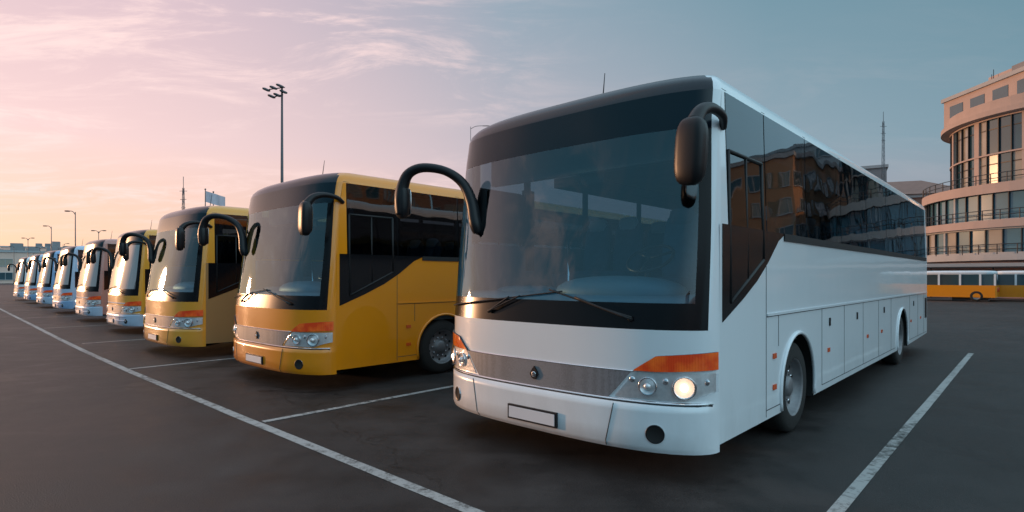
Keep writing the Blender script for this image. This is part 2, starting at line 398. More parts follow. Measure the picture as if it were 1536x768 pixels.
    ftube(w,[(.15,1.60),(1.0,1.38)],.008,.03,'rubber',seg=12); ftube(w,[(.98,1.37),(.45,1.535)],.011,.035,'rubber',seg=8)
    ftube(w,[(-.64,1.365),(-.60,1.375)],.02,.02,'rubber',seg=2); ftube(w,[(.97,1.36),(1.0,1.37)],.02,.02,'rubber',seg=2)
    w.build('wipers',E)
    q=MB()
    q.tube([(1.50+DX-.05,.12,2.98),(1.50+DX,-.02,3.04),(1.50+DX,-.22,3.06),(1.48+DX,-.38,3.01),(1.465+DX,-.47,2.90)],[.03,.036,.042,.052,.065],'plastic',n=12,sub=5)
    R=Matrix.Rotation(math.radians(-8),3,'Z')@Matrix.Rotation(math.radians(4),3,'Y')
    q.sq((1.45+DX,-.49,2.68),(.125,.08,.26),'plastic',e=.6,rot=R,nu=20,nv=14)
    q.sq((1.45+DX,-.412,2.67),(.10,.008,.20),'chrome',e=.5,rot=R)
    q.tube([(-1.00,-.29,2.20),(-1.02,-.31,2.30),(-1.10,-.30,2.56),(-1.21,-.34,2.77),(-1.36,-.46,2.90),(-1.58,-.59,2.945),(-1.73,-.67,2.89),(-1.80,-.70,2.76),(-1.82,-.71,2.60),(-1.82,-.71,2.42)],[.05,.070,.064,.054,.048,.052,.058,.068,.078,.06],'plastic',n=14,sub=5)
    q.sq((-1.82,-.70,2.58),(.095,.07,.20),'plastic',e=.7,nu=20,nv=14)
    q.sq((-1.82,-.630,2.57),(.075,.008,.16),'chrome',e=.5)
    q.build('mirrors',E)
    if detail:
        n=MB()
        n.box((-1.46,.05,1.0),(1.46,LEN-.3,1.04),'inner')
        n.box((-1.44,.6,3.22),(1.44,LEN-.35,3.25),'ceil')
        for sg in (1,-1):
            n.box((min(sg*1.46,sg*1.49),.1,1.04),(max(sg*1.46,sg*1.49),LEN-.3,2.12),'inner')
            n.box((min(sg*1.0,sg*1.44),1.6,2.95),(max(sg*1.0,sg*1.44),LEN-.5,3.08),'inner')
        dash=[]
        for (sc,z) in ((.97,1.30),(.96,1.50),(.90,1.54),(.6,1.56),(0,1.56),(-.2,1.5),(-.25,1.1)):
            dash.append([Vector((F(t,1.5).x*.94,F(t,1.5).y*sc+(.25-.25*sc if sc<.95 else 0)+.04,z)) for t in TT[3:-3]])
        n.grid(dash,'dash')
        n.sq((.55,.06,1.56),(.70,.30,.17),'dash',e=.85,nu=24); n.sq((-.7,.2,1.54),(.4,.25,.08),'inner',e=.7)
        tilt=Matrix.Rotation(math.radians(35),3,'X')
        pts=[Vector((.70,.42,1.90))+tilt@Vector((.23*math.cos(a),.23*math.sin(a),0)) for a in [2*math.pi*k/24 for k in range(25)]]
        n.tube(pts,.017,'plastic',n=8)
        for a in (0,2.1,4.2): n.tube([Vector((.70,.42,1.90)),Vector((.70,.42,1.90))+tilt@Vector((.22*math.cos(a-1.57),.22*math.sin(a-1.57),0))],.014,'plastic')
        n.tube([(.70,.42,1.90),(.70,.30,1.5)],.03,'plastic')
        def seat(x,y,z,cap='seatcap'):
            n.sq((x,y,z+.42),(.22,.24,.08),'seat',e=.5,nu=12,nv=6)
            n.sq((x,y+.24,z+.80),(.21,.07,.40),'seat',e=.5,nu=12,nv=8,rot=Matrix.Rotation(math.radians(-10),3,'X'))
            n.sq((x,y+.265,z+1.14),(.15,.06,.10),cap,e=.6,nu=10,nv=6)
            n.box((x-.15,y-.15,z),(x+.15,y+.15,z+.36),'under')
        seat(.70,.85,1.22,'seat')
        for r in range(11):
            for x in (-1.12,-.62,.62,1.12): seat(x,1.95+r*.88,1.30)
        n.tube([(0,.5,2.97),(0,.5,2.75)],.01,'plastic'); n.box((-.15,.44,2.72),(.15,.47,2.93),'plastic')
        n.box((-1.4,.32,2.82),(1.4,.40,3.16),'inner')
        n.tube([(-.55,.75,1.04),(-.55,.75,2.1)],.018,'chrome'); n.box((-1.35,1.45,1.04),(-.35,1.5,1.75),'inner')
        n.build('interior',E)
    d=MB()
    for sg in (1,-1):
        x0,x1=sg*(W0+.0005),sg*(W0+.003); lo,hi=min(x0,x1),max(x0,x1)
        def seam(ya,za,yb,zb_): d.box((lo,min(ya,yb)-.004,min(za,zb_)-.004),(hi,max(ya,yb)+.004,max(za,zb_)+.004),'seam')
        seam(1.10,.36,1.10,1.84)
        seam(1.12,.42,1.50,.42)
        for y in (3.05,4.15,5.3,6.45,7.55,9.6,10.7,11.6): seam(y,.40,y,1.32)
        seam(3.05,.40,7.95,.40); seam(9.5,.42,LEN-.3,.42)
        seam(1.46,1.02,1.46,1.32)
        x2=sg*(W0+.012); lo2,hi2=min(x0,x2),max(x0,x2)
        for (y,z) in ((1.33,.93),(1.33,.62),(3.35,.80),(5.6,.80),(6.7,.80),(9.75,.8),(11.1,.8)): d.box((lo2,y-.045,z-.026),(hi2,y+.045,z+.026),'amber2')
        for y in (3.4,4.9,6.9,10.1): d.box((lo2,y-.025,1.10),(hi2,y+.025,1.20),'plastic')
        d.box((lo,11.75,.75),(hi,LEN-.28,1.22),'plastic')
    d.tube([(0,.62,ZT+.22),(0,.64,ZT+.36),(0,.68,ZT+.66)],[.02,.008,.004],'plastic')
    if stripe:
        for zz in (.42,.55,.80,1.0): ftube(d,[(-1.2,zz+.02),(1.2,zz+.02)],.02,-.008,stripe,seg=20)
    d.build('trim_details',E)
    return E
def place(s,y,sc=1): 
    return gp(s+W0*sc,y)
coach(place(0,.06),YAW,'white',lit=True)
coach(place(5.80,-.06),YAW,'yellow',sz=.955)
coach(place(10.95,-.10),YAW,'ochre',sz=.93,side='tan')
K=.90
coach(place(17.7,.5,K),YAW,'ochre','ltblue',stripe='ltblue',detail=False,scale=K)
coach(place(24.0,.8,K),YAW,'rose','ltblue',stripe='white',detail=False,scale=K)
coach(place(30.8,1.1,K),YAW,'ltblue','blue',stripe='blue',detail=False,scale=K)
coach(place(37.6,1.4,K),YAW,'blue','ltblue',detail=False,scale=K)
coach(place(44.6,1.7,K),YAW,'ltblue','blue',detail=False,scale=K)
coach(place(52,2.0,K),YAW,'white','ltblue',detail=False,scale=K)
# ------------------------------------------------------------------ ground
def asphalt():
    m,nt,o=newmat('asphalt'); L=nt.links
    p=nt.nodes.new('ShaderNodeBsdfPrincipled'); tc=nt.nodes.new('ShaderNodeTexCoord')
    def noise(sc,det=6,ro=.55,vec=None):
        n=N(nt,'ShaderNodeTexNoise'); n.inputs['Scale'].default_value=sc; n.inputs['Detail'].default_value=det; n.inputs['Roughness'].default_value=ro
        L.new(vec or tc.outputs['Object'],n.inputs['Vector']); return n.outputs['Fac']
    def mr(x,a,b,c,d):
        n=N(nt,'ShaderNodeMapRange'); 
        for i,v in enumerate((a,b,c,d)): n.inputs[i+1].default_value=v
        L.new(x,n.inputs[0]); return n.outputs[0]
    def mul(a,b):
        n=N(nt,'ShaderNodeMath',operation='MULTIPLY'); L.new(a,n.inputs[0]); L.new(b,n.inputs[1]); return n.outputs[0]
    big=mr(noise(.22,4),.3,.7,.65,1.4); med=mr(noise(1.7,6,.65),.3,.72,.6,1.4); fine=mr(noise(90,2,.7),.25,.75,.35,1.8)
    stain=mr(noise(.75,5,.6),.55,.67,1,.5)
    wn=N(nt,'ShaderNodeTexNoise'); wn.inputs['Scale'].default_value=1.5; wn.inputs['Detail'].default_value=4; L.new(tc.outputs['Object'],wn.inputs['Vector'])
    va=N(nt,'ShaderNodeVectorMath',operation='MULTIPLY_ADD'); va.inputs[1].default_value=(1.3,1.3,0); L.new(wn.outputs['Color'],va.inputs[0]); L.new(tc.outputs['Object'],va.inputs[2])
    vo=N(nt,'ShaderNodeTexVoronoi',feature='DISTANCE_TO_EDGE'); vo.inputs['Scale'].default_value=.17; L.new(va.outputs[0],vo.inputs['Vector'])
    crack=mr(vo.outputs['Distance'],.0,.0035,.4,1)
    sm=N(nt,'ShaderNodeMapping'); sm.inputs['Rotation'].default_value=(0,0,-math.atan2(D2.y,D2.x)); sm.inputs['Scale'].default_value=(.12,2.2,1)
    L.new(tc.outputs['Object'],sm.inputs[0])
    sc=mr(noise(1.0,4,.6,sm.outputs[0]),.55,.72,1,.65)
    t=mul(mul(mul(big,med),mul(fine,stain)),mul(crack,sc))
    v2=N(nt,'ShaderNodeTexVoronoi'); v2.inputs['Scale'].default_value=.8; L.new(va.outputs[0],v2.inputs['Vector'])
    t=mul(t,mr(v2.outputs['Distance'],.05,.16,.45,1))
    cm=N(nt,'ShaderNodeMix',data_type='RGBA',blend_type='MULTIPLY'); cm.inputs[0].default_value=1; cm.inputs[6].default_value=(.033,.029,.028,1)
    cc=N(nt,'ShaderNodeCombineColor'); 
    for i in range(3): L.new(t,cc.inputs[i])
    L.new(cc.outputs[0],cm.inputs[7]); L.new(cm.outputs[2],p.inputs['Base Color'])
    L.new(mr(t,.4,1.6,.48,.72),p.inputs['Roughness']); p.inputs['Specular IOR Level'].default_value=.24
    bp=N(nt,'ShaderNodeBump'); bp.inputs['Strength'].default_value=.6; bp.inputs['Distance'].default_value=.008
    L.new(noise(70,3,.7),bp.inputs['Height']); L.new(bp.outputs['Normal'],p.inputs['Normal'])
    L.new(p.outputs[0],o.inputs[0]); return m
M['asphalt']=asphalt()
def linepaint():
    m,nt,o=newmat('road_paint'); L=nt.links
    p=nt.nodes.new('ShaderNodeBsdfPrincipled'); p.inputs['Roughness'].default_value=.75; p.inputs['Specular IOR Level'].default_value=.2; tc=nt.nodes.new('ShaderNodeTexCoord')
    n=N(nt,'ShaderNodeTexNoise'); n.inputs['Scale'].default_value=9; n.inputs['Detail'].default_value=9; n.inputs['Roughness'].default_value=.8; L.new(tc.outputs['Object'],n.inputs['Vector'])
    n2=N(nt,'ShaderNodeTexNoise'); n2.inputs['Scale'].default_value=.6; n2.inputs['Detail'].default_value=3; L.new(tc.outputs['Object'],n2.inputs['Vector'])
    ad=N(nt,'ShaderNodeMath',operation='MULTIPLY_ADD'); L.new(n2.outputs['Fac'],ad.inputs[0]); ad.inputs[1].default_value=.35; L.new(n.outputs['Fac'],ad.inputs[2])
    r=N(nt,'ShaderNodeValToRGB'); r.color_ramp.elements[0].position=.53; r.color_ramp.elements[0].color=(.06,.055,.05,1); r.color_ramp.elements[1].position=.70; r.color_ramp.elements[1].color=(.40,.385,.37,1)
    L.new(ad.outputs[0],r.inputs[0]); L.new(r.outputs[0],p.inputs['Base Color']); L.new(p.outputs[0],o.inputs[0]); return m
M['line']=linepaint()
g=MB(); g.add([(-900,-900,0),(900,-900,0),(900,900,0),(-900,900,0)],[(0,1,2,3)],'asphalt'); g.build('asphalt_ground',None)
mk=MB()
def strip(pts,w):
    P=[]
    for a,b in zip(pts[:-1],pts[1:]):
        n=max(1,int((b-a).length/.5))
        for k in range(n): P.append(a.lerp(b,k/n))
    P.append(pts[-1]); rows=[]
    for i,p in enumerate(P):
        t=(P[min(i+1,len(P)-1)]-P[max(i-1,0)]).normalized(); n=Vector((-t.y,t.x,0))
        u=w/2*(1+random.uniform(-.05,.05)); v=w/2*(1+random.uniform(-.05,.05))
        rows.append([p+n*u+Vector((0,0,.004)),p-n*v+Vector((0,0,.004))])
    mk.grid(rows,'line',smooth=False,flip=True)
strip([gp(s,y) for s,y in ((-7,-1.72),(0,-1.70),(5,-1.69),(10,-1.66),(14,-1.58),(18,-1.45),(24,-1.22),(31.6,-.95),(45,-.45),(70,.5))],.115)
for s in (-6.5,-.85,4.81,10.5,16.1,22.4,28.9,35.8,42.8,50): strip([gp(s,-1.60 if s<15 else -1.2+ (s-20)*.02),gp(s,4),gp(s,11.8)],.10)
mk.build('parking_lines',None)
# ------------------------------------------------------------------ buildings
M['conc']=pmat('warm_concrete',(.44,.34,.30),rough=.85,var=.15,scale=.6,bump=.2,bscale=6)
M['conc2']=pmat('pale_concrete',(.38,.39,.40),rough=.85,var=.15,scale=.6)
M['pinkwall']=pmat('pink_render',(.48,.36,.34),rough=.85,var=.15,scale=.5)
M['brick']=pmat('brown_brick',(.26,.15,.12),rough=.9,var=.25,scale=1.5)
M['orange']=pmat('orange_render',(.42,.23,.13),rough=.9,var=.2,scale=.4)
M['grey']=pmat('grey_render',(.22,.22,.23),rough=.9,var=.2,scale=.5)
M['hazewall']=pmat('haze_toned_distant_wall',(.70,.50,.42),rough=.9,var=.15,scale=.2)  # distance haze put into the wall colour, paler and warmer
M['bglass']=pmat('building_glass',(.03,.075,.095),rough=.08,var=.5,scale=.35,spec=.9,coat=.5)
M['bglass2']=pmat('building_glass_blue',(.07,.17,.22),rough=.1,var=.4,scale=.3,spec=.9,coat=.5)
M['bglass3']=pmat('building_glass_sun_glint',(.30,.27,.22),rough=.2,var=.3,scale=.5,spec=.7,coat=.5)  # cream panes: sunlit reflection put into the glass colour
M['dark']=pmat('dark_metal',(.03,.03,.033),rough=.5)
M['galv']=pmat('galvanised_steel',(.10,.10,.11),rough=.5,metal=.4)
def ring(mb,c,r,z0,z1,mat,a0=0,a1=2*math.pi,n=72,thick=0):
    rr=[(z0,r-thick),(z0,r),(z1,r),(z1,r-thick)] if thick else [(z0,r),(z1,r)]
    rows=[[Vector((c[0]+q*math.cos(a0+(a1-a0)*j/n),c[1]+q*math.sin(a0+(a1-a0)*j/n),z)) for j in range(n+1)] for z,q in rr]
    mb.grid(rows,mat,smooth=False)
def round_building():
    c=(56.5,57.0); E=empty('round_office_building',(c[0],c[1],0)); c=(0,0)
    w=MB(); gl=MB()
    def storey(r,z0,z1,sill,glm,wall,nb,pw,lint=.3,every=4,wide=5.,tr=None,glint=.22):
        ring(w,c,r+.12,z0,z0+sill,wall,thick=.6); ring(w,c,r+.12,z1-lint,z1,wall,thick=.6)
        rn=random.Random(int(z0*10))
        pick=[('bglass3' if rn.random()<glint else (glm if rn.random()<.7 else 'bglass2')) for _ in range(nb)]
        ring(gl,c,r-.12,z0+sill,z1-lint,lambda i,j:pick[j],n=nb)
        for k in range(nb):
            a=2*math.pi*k/nb
            wd=pw if k%every else pw*wide
            mt=wall if k%every==0 else 'dark'
            ca,sa=math.cos(a),math.sin(a)
            def pt(rr,t,z): return (rr*ca-t*sa,rr*sa+t*ca,z)
            v=[pt(r-.3,-wd/2,z0+sill),pt(r+.06,-wd/2,z0+sill),pt(r+.06,wd/2,z0+sill),pt(r-.3,wd/2,z0+sill),pt(r-.3,-wd/2,z1-lint),pt(r+.06,-wd/2,z1-lint),pt(r+.06,wd/2,z1-lint),pt(r-.3,wd/2,z1-lint)]
            w.add(v,[(0,1,5,4),(1,2,6,5),(2,3,7,6)],mt)
        if tr: ring(w,c,r-.08,tr,tr+.10,'dark',n=nb)
    R=10
    storey(R+2.5,0,3.2,.2,'bglass','pinkwall',40,.14,lint=.5)
    ring(w,c,R+4.2,3.2,3.75,'conc2',thick=4)
    storey(R+3.2,3.75,6.2,.2,'bglass2','conc2',60,.07,every=6,wide=3,lint=.15,glint=.05)
    ring(w,c,R+3.7,6.2,6.9,'conc',thick=3)
    storey(R+2.2,6.9,9.6,.15,'bglass2','conc2',60,.07,every=6,wide=3,lint=.1,glint=.05)
    ring(w,c,R+2.6,9.5,10.4,'conc',thick=2.6)
    storey(R,10.4,13.6,.2,'bglass','conc',56,.07,lint=.08,tr=12.6,every=4,wide=8)
    storey(R,13.6,17.2,.06,'bglass','conc',56,.07,lint=.2,tr=16,every=4,wide=8)
    ring(w,c,R+.9,17.2,17.7,'conc',thick=1.2); ring(w,c,R+.35,17.7,18.7,'conc',thick=.5)
    for z,r in ((3.75,R+4.2),(6.9,R+3.7),(10.4,R+2.6),(18.4,R+.3)):
        pts=[(r*math.cos(2*math.pi*j/72),r*math.sin(2*math.pi*j/72),z-.02) for j in range(72)]; w.add(pts,[tuple(range(72))],'conc2')
    # rectangular roof storey, stepped
    w.box((-8.0,-7.5,18.4),(7,7,21.2),'conc'); w.box((-8.2,-7.7,21.2),(7.2,7.2,21.6),'conc2'); w.box((-5.5,-5.5,21.6),(4,4,23.0),'conc'); w.box((-7.4,-3,21.6),(-5.6,-1,22.4),'grey')
    for q in range(5): gl.box((-7.2+q*2.8,-7.54,19.2),(-5.4+q*2.8,-7.4,20.5),'bglass'); gl.box((-8.04,-6.9+q*2.8,19.2),(-7.9,-5.1+q*2.8,20.5),'bglass')
    for r,z in ((R+4.1,3.75),(R+3.6,6.9),(R+2.5,10.4)):
        for zz in (.45,.9): w.tube([(r*math.cos(2*math.pi*j/60),r*math.sin(2*math.pi*j/60),z+zz) for j in range(61)],.035,'dark',n=4)
        for j in range(60): w.box((r*math.cos(2*math.pi*j/60)-.03,r*math.sin(2*math.pi*j/60)-.03,z),(r*math.cos(2*math.pi*j/60)+.03,r*math.sin(2*math.pi*j/60)+.03,z+.9),'dark')
    for (x,y,h) in ((-7,-4,1.4),(-5,-4,2.2),(-6,3,1.0),(-3,-5,2.4),(-7.5,1,.8)): w.tube([(x,y,20.5),(x,y,22.0+h)],.035,'dark',n=5)
    w.build('walls',E); gl.build('glazing',E)
round_building()
def block(name,x,y,wx,wy,h,wall,rz=0,fl=3.2,bay=3.0,glm='bglass',roof='flat',winw=.55,winh=.5):
    E=empty(name,(x,y,0),math.radians(rz)); w=MB(); g=MB()
    hx,hy=wx/2,wy/2
    w.box((-hx,-hy,0),(hx,hy,h),wall)
    w.box((-hx-.25,-hy-.25,h),(hx+.25,hy+.25,h+.5),'conc2')
    nf=int(h/fl)
    for f in range(nf):
        z0=f*fl+fl*(1-winh)*.55; z1=z0+fl*winh
        for side in range(4):
            Ls=wx if side%2==0 else wy; nb=max(1,int(Ls/bay))
            for k in range(nb):
                u=-Ls/2+Ls*(k+.5)/nb; ww=Ls/nb*winw/2
                def bx(mb,u0,u1,za,zb,d0,d1,mat):
                    if side==0: mb.box((u0,-hy-d1,za),(u1,-hy-d0,zb),mat)
                    elif side==2: mb.box((u0,hy+d0,za),(u1,hy+d1,zb),mat)
                    elif side==1: mb.box((hx+d0,u0,za),(hx+d1,u1,zb),mat)
                    else: mb.box((-hx-d1,u0,za),(-hx-d0,u1,zb),mat)
                bx(g,u-ww,u+ww,z0,z1,-.1,.03,glm if random.random()<.8 else 'bglass3'); bx(w,u-ww-.1,u+ww+.1,z0-.14,z0-.005,0,.16,'conc2')
                bx(w,u-.04,u+.04,z0,z1,.031,.08,'conc2'); bx(w,u-ww-.08,u-ww,z0,z1,0,.09,'conc2'); bx(w,u+ww,u+ww+.08,z0,z1,0,.09,'conc2'); bx(w,u-ww-.08,u+ww+.08,z1+.003,z1+.12,0,.1,'conc2')
    if roof=='hip':
        z=h+.5; w.add([(-hx-.5,-hy-.5,z),(hx+.5,-hy-.5,z),(hx+.5,hy+.5,z),(-hx-.5,hy+.5,z),(-hx*.5,0,z+3),(hx*.5,0,z+3)],[(0,1,5,4),(1,2,5),(2,3,4,5),(3,0,4)],'brick')
    else:
        for k in range(4): 
            a=random.uniform(-hx*.7,hx*.7); b_=random.uniform(-hy*.7,hy*.7); w.box((a,b_,h+.5),(a+random.uniform(1,3),b_+2,h+random.uniform(1.4,3)),'grey')
    w.build('walls',E); g.build('windows',E); return E
block('brick_building',61,92,17,14,13.5,'brick',rz=-20,roof='hip')
block('office_building',60,112,22,14,21,'grey',rz=-30)
block('apartment_building',66,78,8,10,13,'pinkwall',rz=-35)
block('apartment_building',76,48,16,30,17,'orange',rz=-40,winw=.5)
block('apartment_building',84,20,18,30,20,'brick',rz=-65)
block('apartment_building',70,-18,20,36,15,'conc',rz=-100)
block('office_building',96,74,24,24,26,'conc2',rz=-30)
block('apartment_building',104,-10,20,30,28,'orange',rz=-80)
block('reflection_warehouse',-60,-45,70,20,9,'grey',rz=-30)  # out of view, added so the windscreens reflect a low dark band
block('reflection_warehouse',10,-70,60,18,10,'conc',rz=5)  # also out of view, added for windscreen reflections
E=empty('terminal_building',(42.5,42.5,0),math.radians(-43)); t=MB()
t.box((-14,0,0),(14,5,2.5),'pinkwall'); t.box((-14.6,-1.6,2.5),(14.6,5.4,2.8),'conc2'); t.box((-14.6,-1.62,2.42),(14.6,-1.5,2.52),'dark')
for x in (-13,-9,-5,-1,3,7,11): t.tube([(x,-1.3,0),(x,-1.3,2.5)],.07,'galv')
for x,wd in ((-10,1.6),(-3,2.4),(5,1.6),(9,2.2)): t.box((x,-.04,.9 if wd<2 else 0),(x+wd,.02,2.1),'bglass')
t.box((1.2,-.04,0),(2.2,.02,2.1),'dark'); t.build('walls',E)
# low yellow-and-white minibuses standing in front of the terminal
def minibus(u,dep,rz):
    E=empty('minibus',((u-768)/855*dep,dep,0),math.radians(rz)); m=MB()
    def ring_(x,w,z0,z1): return [(x,-w,z0),(x,-w,z1),(x,w,z1),(x,w,z0)]
    def loft(prs,mat):
        for a,b in zip(prs[:-1],prs[1:]): m.add(a+b,[(0,1,5,4),(1,2,6,5),(2,3,7,6),(3,0,4,7)],mat)
        m.add(prs[0],[(0,1,2,3)],mat); m.add(prs[-1],[(3,2,1,0)],mat)
    loft([ring_(-3.0,.85,.32,.80),ring_(-2.9,.95,.28,1.0),ring_(-1.9,1.0,.28,1.12),ring_(2.9,1.0,.28,1.12),ring_(3.0,.95,.32,1.1)],'yellow')
    loft([ring_(-2.0,.97,1.12,1.14),ring_(-1.35,.93,1.12,1.85),ring_(2.9,.93,1.12,1.88),ring_(2.95,.95,1.12,1.3)],'bglass')
    m.sq((.78,0,1.98),(2.22,.92,.17),'white',e=.35)
    for x in (-1.35,-.2,1.0,2.1,2.88):
        for sg in (-1,1): m.box((x-.06,sg*.955-.02,1.1),(x+.06,sg*.955+.02,1.9),'white')
    for x in (-1.9,1.9):
        for sg in (-1,1): m.lathe([(-.12,.2),(-.12,.36),(.08,.36),(.09,.22),(.06,.2),(.06,0)],(x,sg*.92,.36),(0,sg,0),'tyre',n=20,mats=['tyre']*3+['rim']*3)
    for sg in (-1,1): m.sq((-2.95,sg*.66,.68),(.07,.18,.09),'reflector'); m.sq((3.0,sg*.75,.8),(.04,.1,.16),'red')
    m.build('body_shell',E)
minibus(1416,41.5,-43); minibus(1530,40.5,-43); minibus(1640,41,-43)
E=empty('kiosk',(33.0,41.0,0),math.radians(-43)); t=MB()
t.box((-1.0,-.8,0),(1.0,.8,1.0),'grey'); t.box((-.95,-.75,1.0),(.95,.75,1.75),'bglass')
for x in (-.95,-.3,.3,.95): t.box((x-.05,-.82,1.0),(x+.05,.82,1.75),'dark')
t.box((-1.3,-1.1,1.75),(1.3,1.1,1.9),'conc2'); t.build('booth',E)
random.seed(3)
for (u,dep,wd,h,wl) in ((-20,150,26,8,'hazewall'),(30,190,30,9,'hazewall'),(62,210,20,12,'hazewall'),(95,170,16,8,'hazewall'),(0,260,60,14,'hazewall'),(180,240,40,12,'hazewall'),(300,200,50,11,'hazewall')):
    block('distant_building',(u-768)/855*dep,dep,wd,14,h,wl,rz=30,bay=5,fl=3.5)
# ------------------------------------------------------------------ lamps & masts
def px(u,v,dep): return ((u-768)/855*dep, dep, H+(415-v)*dep/855)
def street_lamp(u,v,dep,kind='single',side=-1,th=1.):
    x,y,z=px(u,v,dep); E=empty('street_lamp',(x,y,0)); m=MB(); q=z/9*th
    m.tube([(0,0,0),(0,0,z*.5),(0,0,z)],[.09*q,.065*q,.04*q],'galv',n=10)
    m.lathe([(0,.3),(.15,.3),(.2,.15)],(0,0,0),(0,0,1),'galv',n=12)
    if kind=='flood':
        m.tube([(-.9,0,z-.1),(.2,0,z+.05)],.04,'galv'); m.tube([(-.9,.5,z-.5),(.1,-.1,z-.5)],.04,'galv')
        for (a,b,c) in ((-1.05,0,-.15),(-.55,0,-.02),(-.1,0,.12),(-.85,.4,-.5),(-.35,.15,-.48),(.15,0,-.3)):
            m.sq((a,b-.12,z+c),(.26,.18,.07),'dark',e=.5,rot=Matrix.Rotation(math.radians(25),3,'Y')@Matrix.Rotation(math.radians(20),3,'X'))
    else:
        L_=z*.08
        m.tube([(0,0,z-.3),(side*L_*.4,0,z+.05),(side*L_,0,z+.12)],.04*q,'galv',sub=4)
        m.sq((side*L_*1.25,0,z+.1),(L_*.38,.16,.07*th),'dark',e=.6)
        if kind=='double':
            m.tube([(0,0,z-.3),(-side*L_*.4,0,z+.05),(-side*L_,0,z+.12)],.04*q,'galv',sub=4); m.sq((-side*L_*1.25,0,z+.1),(L_*.38,.16,.07),'dark',e=.6)
    m.build('pole_and_heads',E)
street_lamp(423,132,40,'flood')
street_lamp(113,318,62,'single'); street_lamp(77,340,80,'single'); street_lamp(42,358,95,'double'); street_lamp(21,370,120,'single'); street_lamp(148,347,85,'double',1); street_lamp(60,372,130,'double',1); street_lamp(96,366,125,'single',1)
street_lamp(706,190,75,'single',1,th=.35)
def lattice(name,u,v,dep,w=.5,zb=0):
    x,y,z=px(u,v,dep); E=empty(name,(x,y,0)); m=MB(); n=int((z-zb)/1.2)
    f=lambda t: w*(1-t*.75)
    for a in range(3):
        an=a*2.094; an2=(a+1)*2.094
        P=lambda an,t:(f(t)*math.cos(an),f(t)*math.sin(an),zb+(z-zb)*t)
        m.tube([P(an,0),P(an,1)],.04,'galv',n=5)
        for k in range(n):
            m.tube([P(an,k/n),P(an2,(k+1)/n)],.02,'galv',n=4); m.tube([P(an,k/n),P(an2,k/n)],.02,'galv',n=4)
    m.tube([(0,0,z-.5),(0,0,z+1.5)],.04,'galv',n=5)
    for k in range(3): m.tube([(-.5+.1*k,0,z*.97-1.1*k),(.5-.1*k,0,z*.97-1.1*k)],.03,'galv',n=4)
    m.build('lattice',E)
lattice('radio_mast',1325,182,88,.5); lattice('radio_mast',275,282,75,.4)
M['flagw']=pmat('flag_cloth',(.6,.55,.6),rough=.9); M['flagr']=pmat('flag_cloth_red',(.5,.12,.1),rough=.9)
def flagpole(u,v,dep,mt):
    x,y,z=px(u,v,dep); E=empty('flagpole',(x,y,0)); m=MB()
    m.tube([(0,0,0),(0,0,z)],[.07,.04],'galv'); m.sq((0,0,z),(.08,.08,.08),'galv',e=1)
    m.grid([[Vector((.05+.13*i,.12*math.sin(i*1.1)*(i/8),z-.15-1.0*j/4-.04*i)) for i in range(9)] for j in range(5)],mt)
    m.build('pole_and_flag',E)
flagpole(308,284,52,'flagw'); flagpole(320,288,54,'flagw')
# ------------------------------------------------------------------ world
w=bpy.data.worlds.new('World'); S.world=w; w.use_nodes=True; nt=w.node_tree; nt.nodes.clear(); L=nt.links
out=nt.nodes.new('ShaderNodeOutputWorld'); bg=nt.nodes.new('ShaderNodeBackground'); L.new(bg.outputs[0],out.inputs[0])
SUNAZ=-64; SUNEL=5
tc=nt.nodes.new('ShaderNodeTexCoord'); sx=N(nt,'ShaderNodeSeparateXYZ'); L.new(tc.outputs['Generated'],sx.inputs[0])
def mth(op,a,b=None,c=None,clamp=False):
    n=N(nt,'ShaderNodeMath',operation=op); n.use_clamp=clamp
    for i,v in enumerate((a,b,c)):
        if v is None: continue
        if isinstance(v,(int,float)): n.inputs[i].default_value=v
        else: L.new(v,n.inputs[i])
    return n.outputs[0]
hl=mth('MAXIMUM',mth('SQRT',mth('ADD',mth('MULTIPLY',sx.outputs[0],sx.outputs[0]),mth('MULTIPLY',sx.outputs[1],sx.outputs[1]))),.001)
sa=math.radians(-52); ca,cb=math.sin(sa),math.cos(sa)
dot=mth('DIVIDE',mth('ADD',mth('MULTIPLY',sx.outputs[0],ca),mth('MULTIPLY',sx.outputs[1],cb)),hl)
az=mth('MULTIPLY_ADD',dot,.5,.5)
def ramp(fac,els,interp='LINEAR'):
    r=N(nt,'ShaderNodeValToRGB'); r.color_ramp.interpolation=interp
    e=r.color_ramp.elements
    e[0].position=els[0][0]; e[0].color=c4(els[0][1]); e[1].position=els[-1][0]; e[1].color=c4(els[-1][1])
    for p,c in els[1:-1]:
        k=e.new(p); k.color=c4(c)
    L.new(fac,r.inputs[0]); return r.outputs[0]
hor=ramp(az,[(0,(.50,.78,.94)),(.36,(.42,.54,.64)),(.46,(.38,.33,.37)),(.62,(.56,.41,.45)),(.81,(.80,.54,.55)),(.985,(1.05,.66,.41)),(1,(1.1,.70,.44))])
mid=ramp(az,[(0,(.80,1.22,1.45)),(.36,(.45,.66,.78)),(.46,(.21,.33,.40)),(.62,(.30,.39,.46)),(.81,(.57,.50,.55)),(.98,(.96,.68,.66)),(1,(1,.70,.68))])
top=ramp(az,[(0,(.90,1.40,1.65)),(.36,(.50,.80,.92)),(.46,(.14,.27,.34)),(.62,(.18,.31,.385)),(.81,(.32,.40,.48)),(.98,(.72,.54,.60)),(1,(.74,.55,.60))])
def mixc(f,a,b,bt='MIX'):
    n=N(nt,'ShaderNodeMix',data_type='RGBA',blend_type=bt)
    if isinstance(f,(int,float)): n.inputs[0].default_value=f
    else: L.new(f,n.inputs[0])
    for i,v in ((6,a),(7,b)):
        if isinstance(v,tuple): n.inputs[i].default_value=c4(v)
        else: L.new(v,n.inputs[i])
    return n.outputs[2]
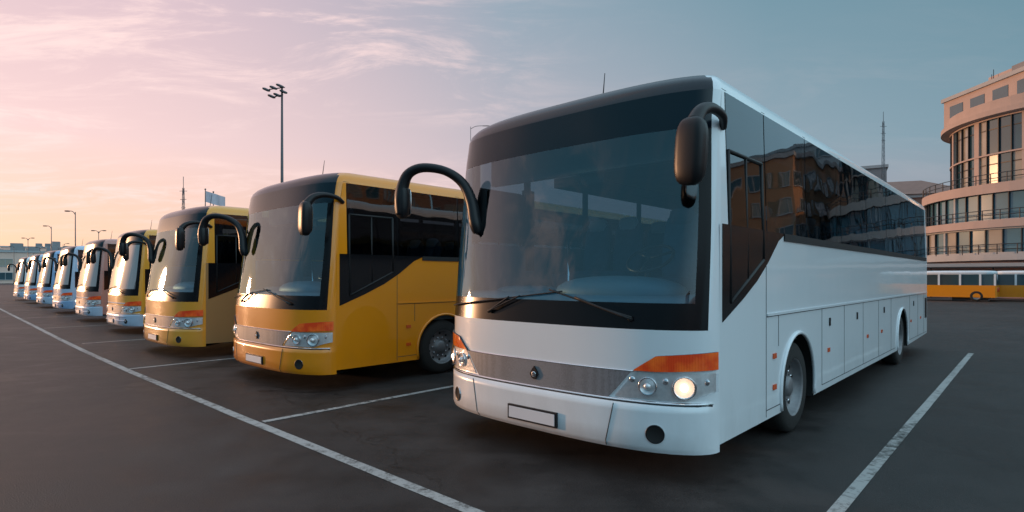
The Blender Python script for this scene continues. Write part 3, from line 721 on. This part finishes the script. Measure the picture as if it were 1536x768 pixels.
def mrw(x,a,b,c=0,d=1,it='SMOOTHSTEP'):
    n=N(nt,'ShaderNodeMapRange'); n.interpolation_type=it
    for i,v in enumerate((a,b,c,d)): n.inputs[i+1].default_value=v
    L.new(x,n.inputs[0]); return n.outputs[0]
z=sx.outputs[2]
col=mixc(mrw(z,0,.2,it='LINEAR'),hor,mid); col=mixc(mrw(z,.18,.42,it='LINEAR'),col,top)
yn=mth('DIVIDE',sx.outputs[1],hl); xn=mth('DIVIDE',sx.outputs[0],hl)
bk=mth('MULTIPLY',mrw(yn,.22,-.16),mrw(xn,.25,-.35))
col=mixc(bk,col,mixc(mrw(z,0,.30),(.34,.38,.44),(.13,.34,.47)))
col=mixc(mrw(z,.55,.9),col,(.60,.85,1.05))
pv=N(nt,'ShaderNodeCombineXYZ'); dz=mth('MAXIMUM',mth('ADD',z,.10),.05)
L.new(mth('DIVIDE',sx.outputs[0],dz),pv.inputs[0]); L.new(mth('DIVIDE',sx.outputs[1],dz),pv.inputs[1])
mp=N(nt,'ShaderNodeMapping'); mp.inputs['Rotation'].default_value=(0,0,.5); mp.inputs['Scale'].default_value=(.75,1.5,1); L.new(pv.outputs[0],mp.inputs[0])
cn=N(nt,'ShaderNodeTexNoise'); cn.inputs['Scale'].default_value=1.9; cn.inputs['Detail'].default_value=8; cn.inputs['Roughness'].default_value=.68; cn.inputs['Distortion'].default_value=.6; L.new(mp.outputs[0],cn.inputs['Vector'])
cn2=N(nt,'ShaderNodeTexNoise'); cn2.inputs['Scale'].default_value=.4; cn2.inputs['Detail'].default_value=2; L.new(mp.outputs[0],cn2.inputs['Vector'])
cl=mth('MULTIPLY',mrw(cn.outputs['Fac'],.45,.68),mrw(cn2.outputs['Fac'],.34,.54))
cl=mth('MULTIPLY',mth('MULTIPLY',cl,mrw(az,.74,.96,.04,.9)),mrw(z,.02,.15))
col=mixc(cl,col,(1.08,.80,.76))
col=mixc(mrw(z,-.06,-.001),(.10,.09,.09),col)
sky=N(nt,'ShaderNodeTexSky',sky_type='NISHITA'); sky.sun_disc=False; sky.sun_elevation=math.radians(SUNEL); sky.sun_rotation=math.radians(SUNAZ%360); sky.dust_density=2; sky.ozone_density=2
sc=mixc(1.0,sky.outputs[0],(.009,.009,.009),'MULTIPLY')
fin=mixc(1.0,col,sc,'ADD')
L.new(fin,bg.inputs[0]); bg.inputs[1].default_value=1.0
sd=bpy.data.lights.new('sun','SUN'); sd.energy=2.4; sd.angle=math.radians(2.5); sd.color=(1,.52,.27)
so=bpy.data.objects.new('sun',sd); S.collection.objects.link(so)
a=math.radians(SUNAZ); e=math.radians(SUNEL)
sv=Vector((math.sin(a)*math.cos(e),math.cos(a)*math.cos(e),math.sin(e)))
so.rotation_euler=sv.to_track_quat('Z','Y').to_euler()
# ------------------------------------------------------------------ camera
cd=bpy.data.cameras.new('camera'); cd.lens=855/1536*36; cd.sensor_width=36; cd.shift_y=31/1536; cd.clip_end=3000; cd.clip_start=.05
co=bpy.data.objects.new('camera',cd); S.collection.objects.link(co); co.location=(0,0,H); co.rotation_euler=(math.pi/2,0,0); S.camera=co
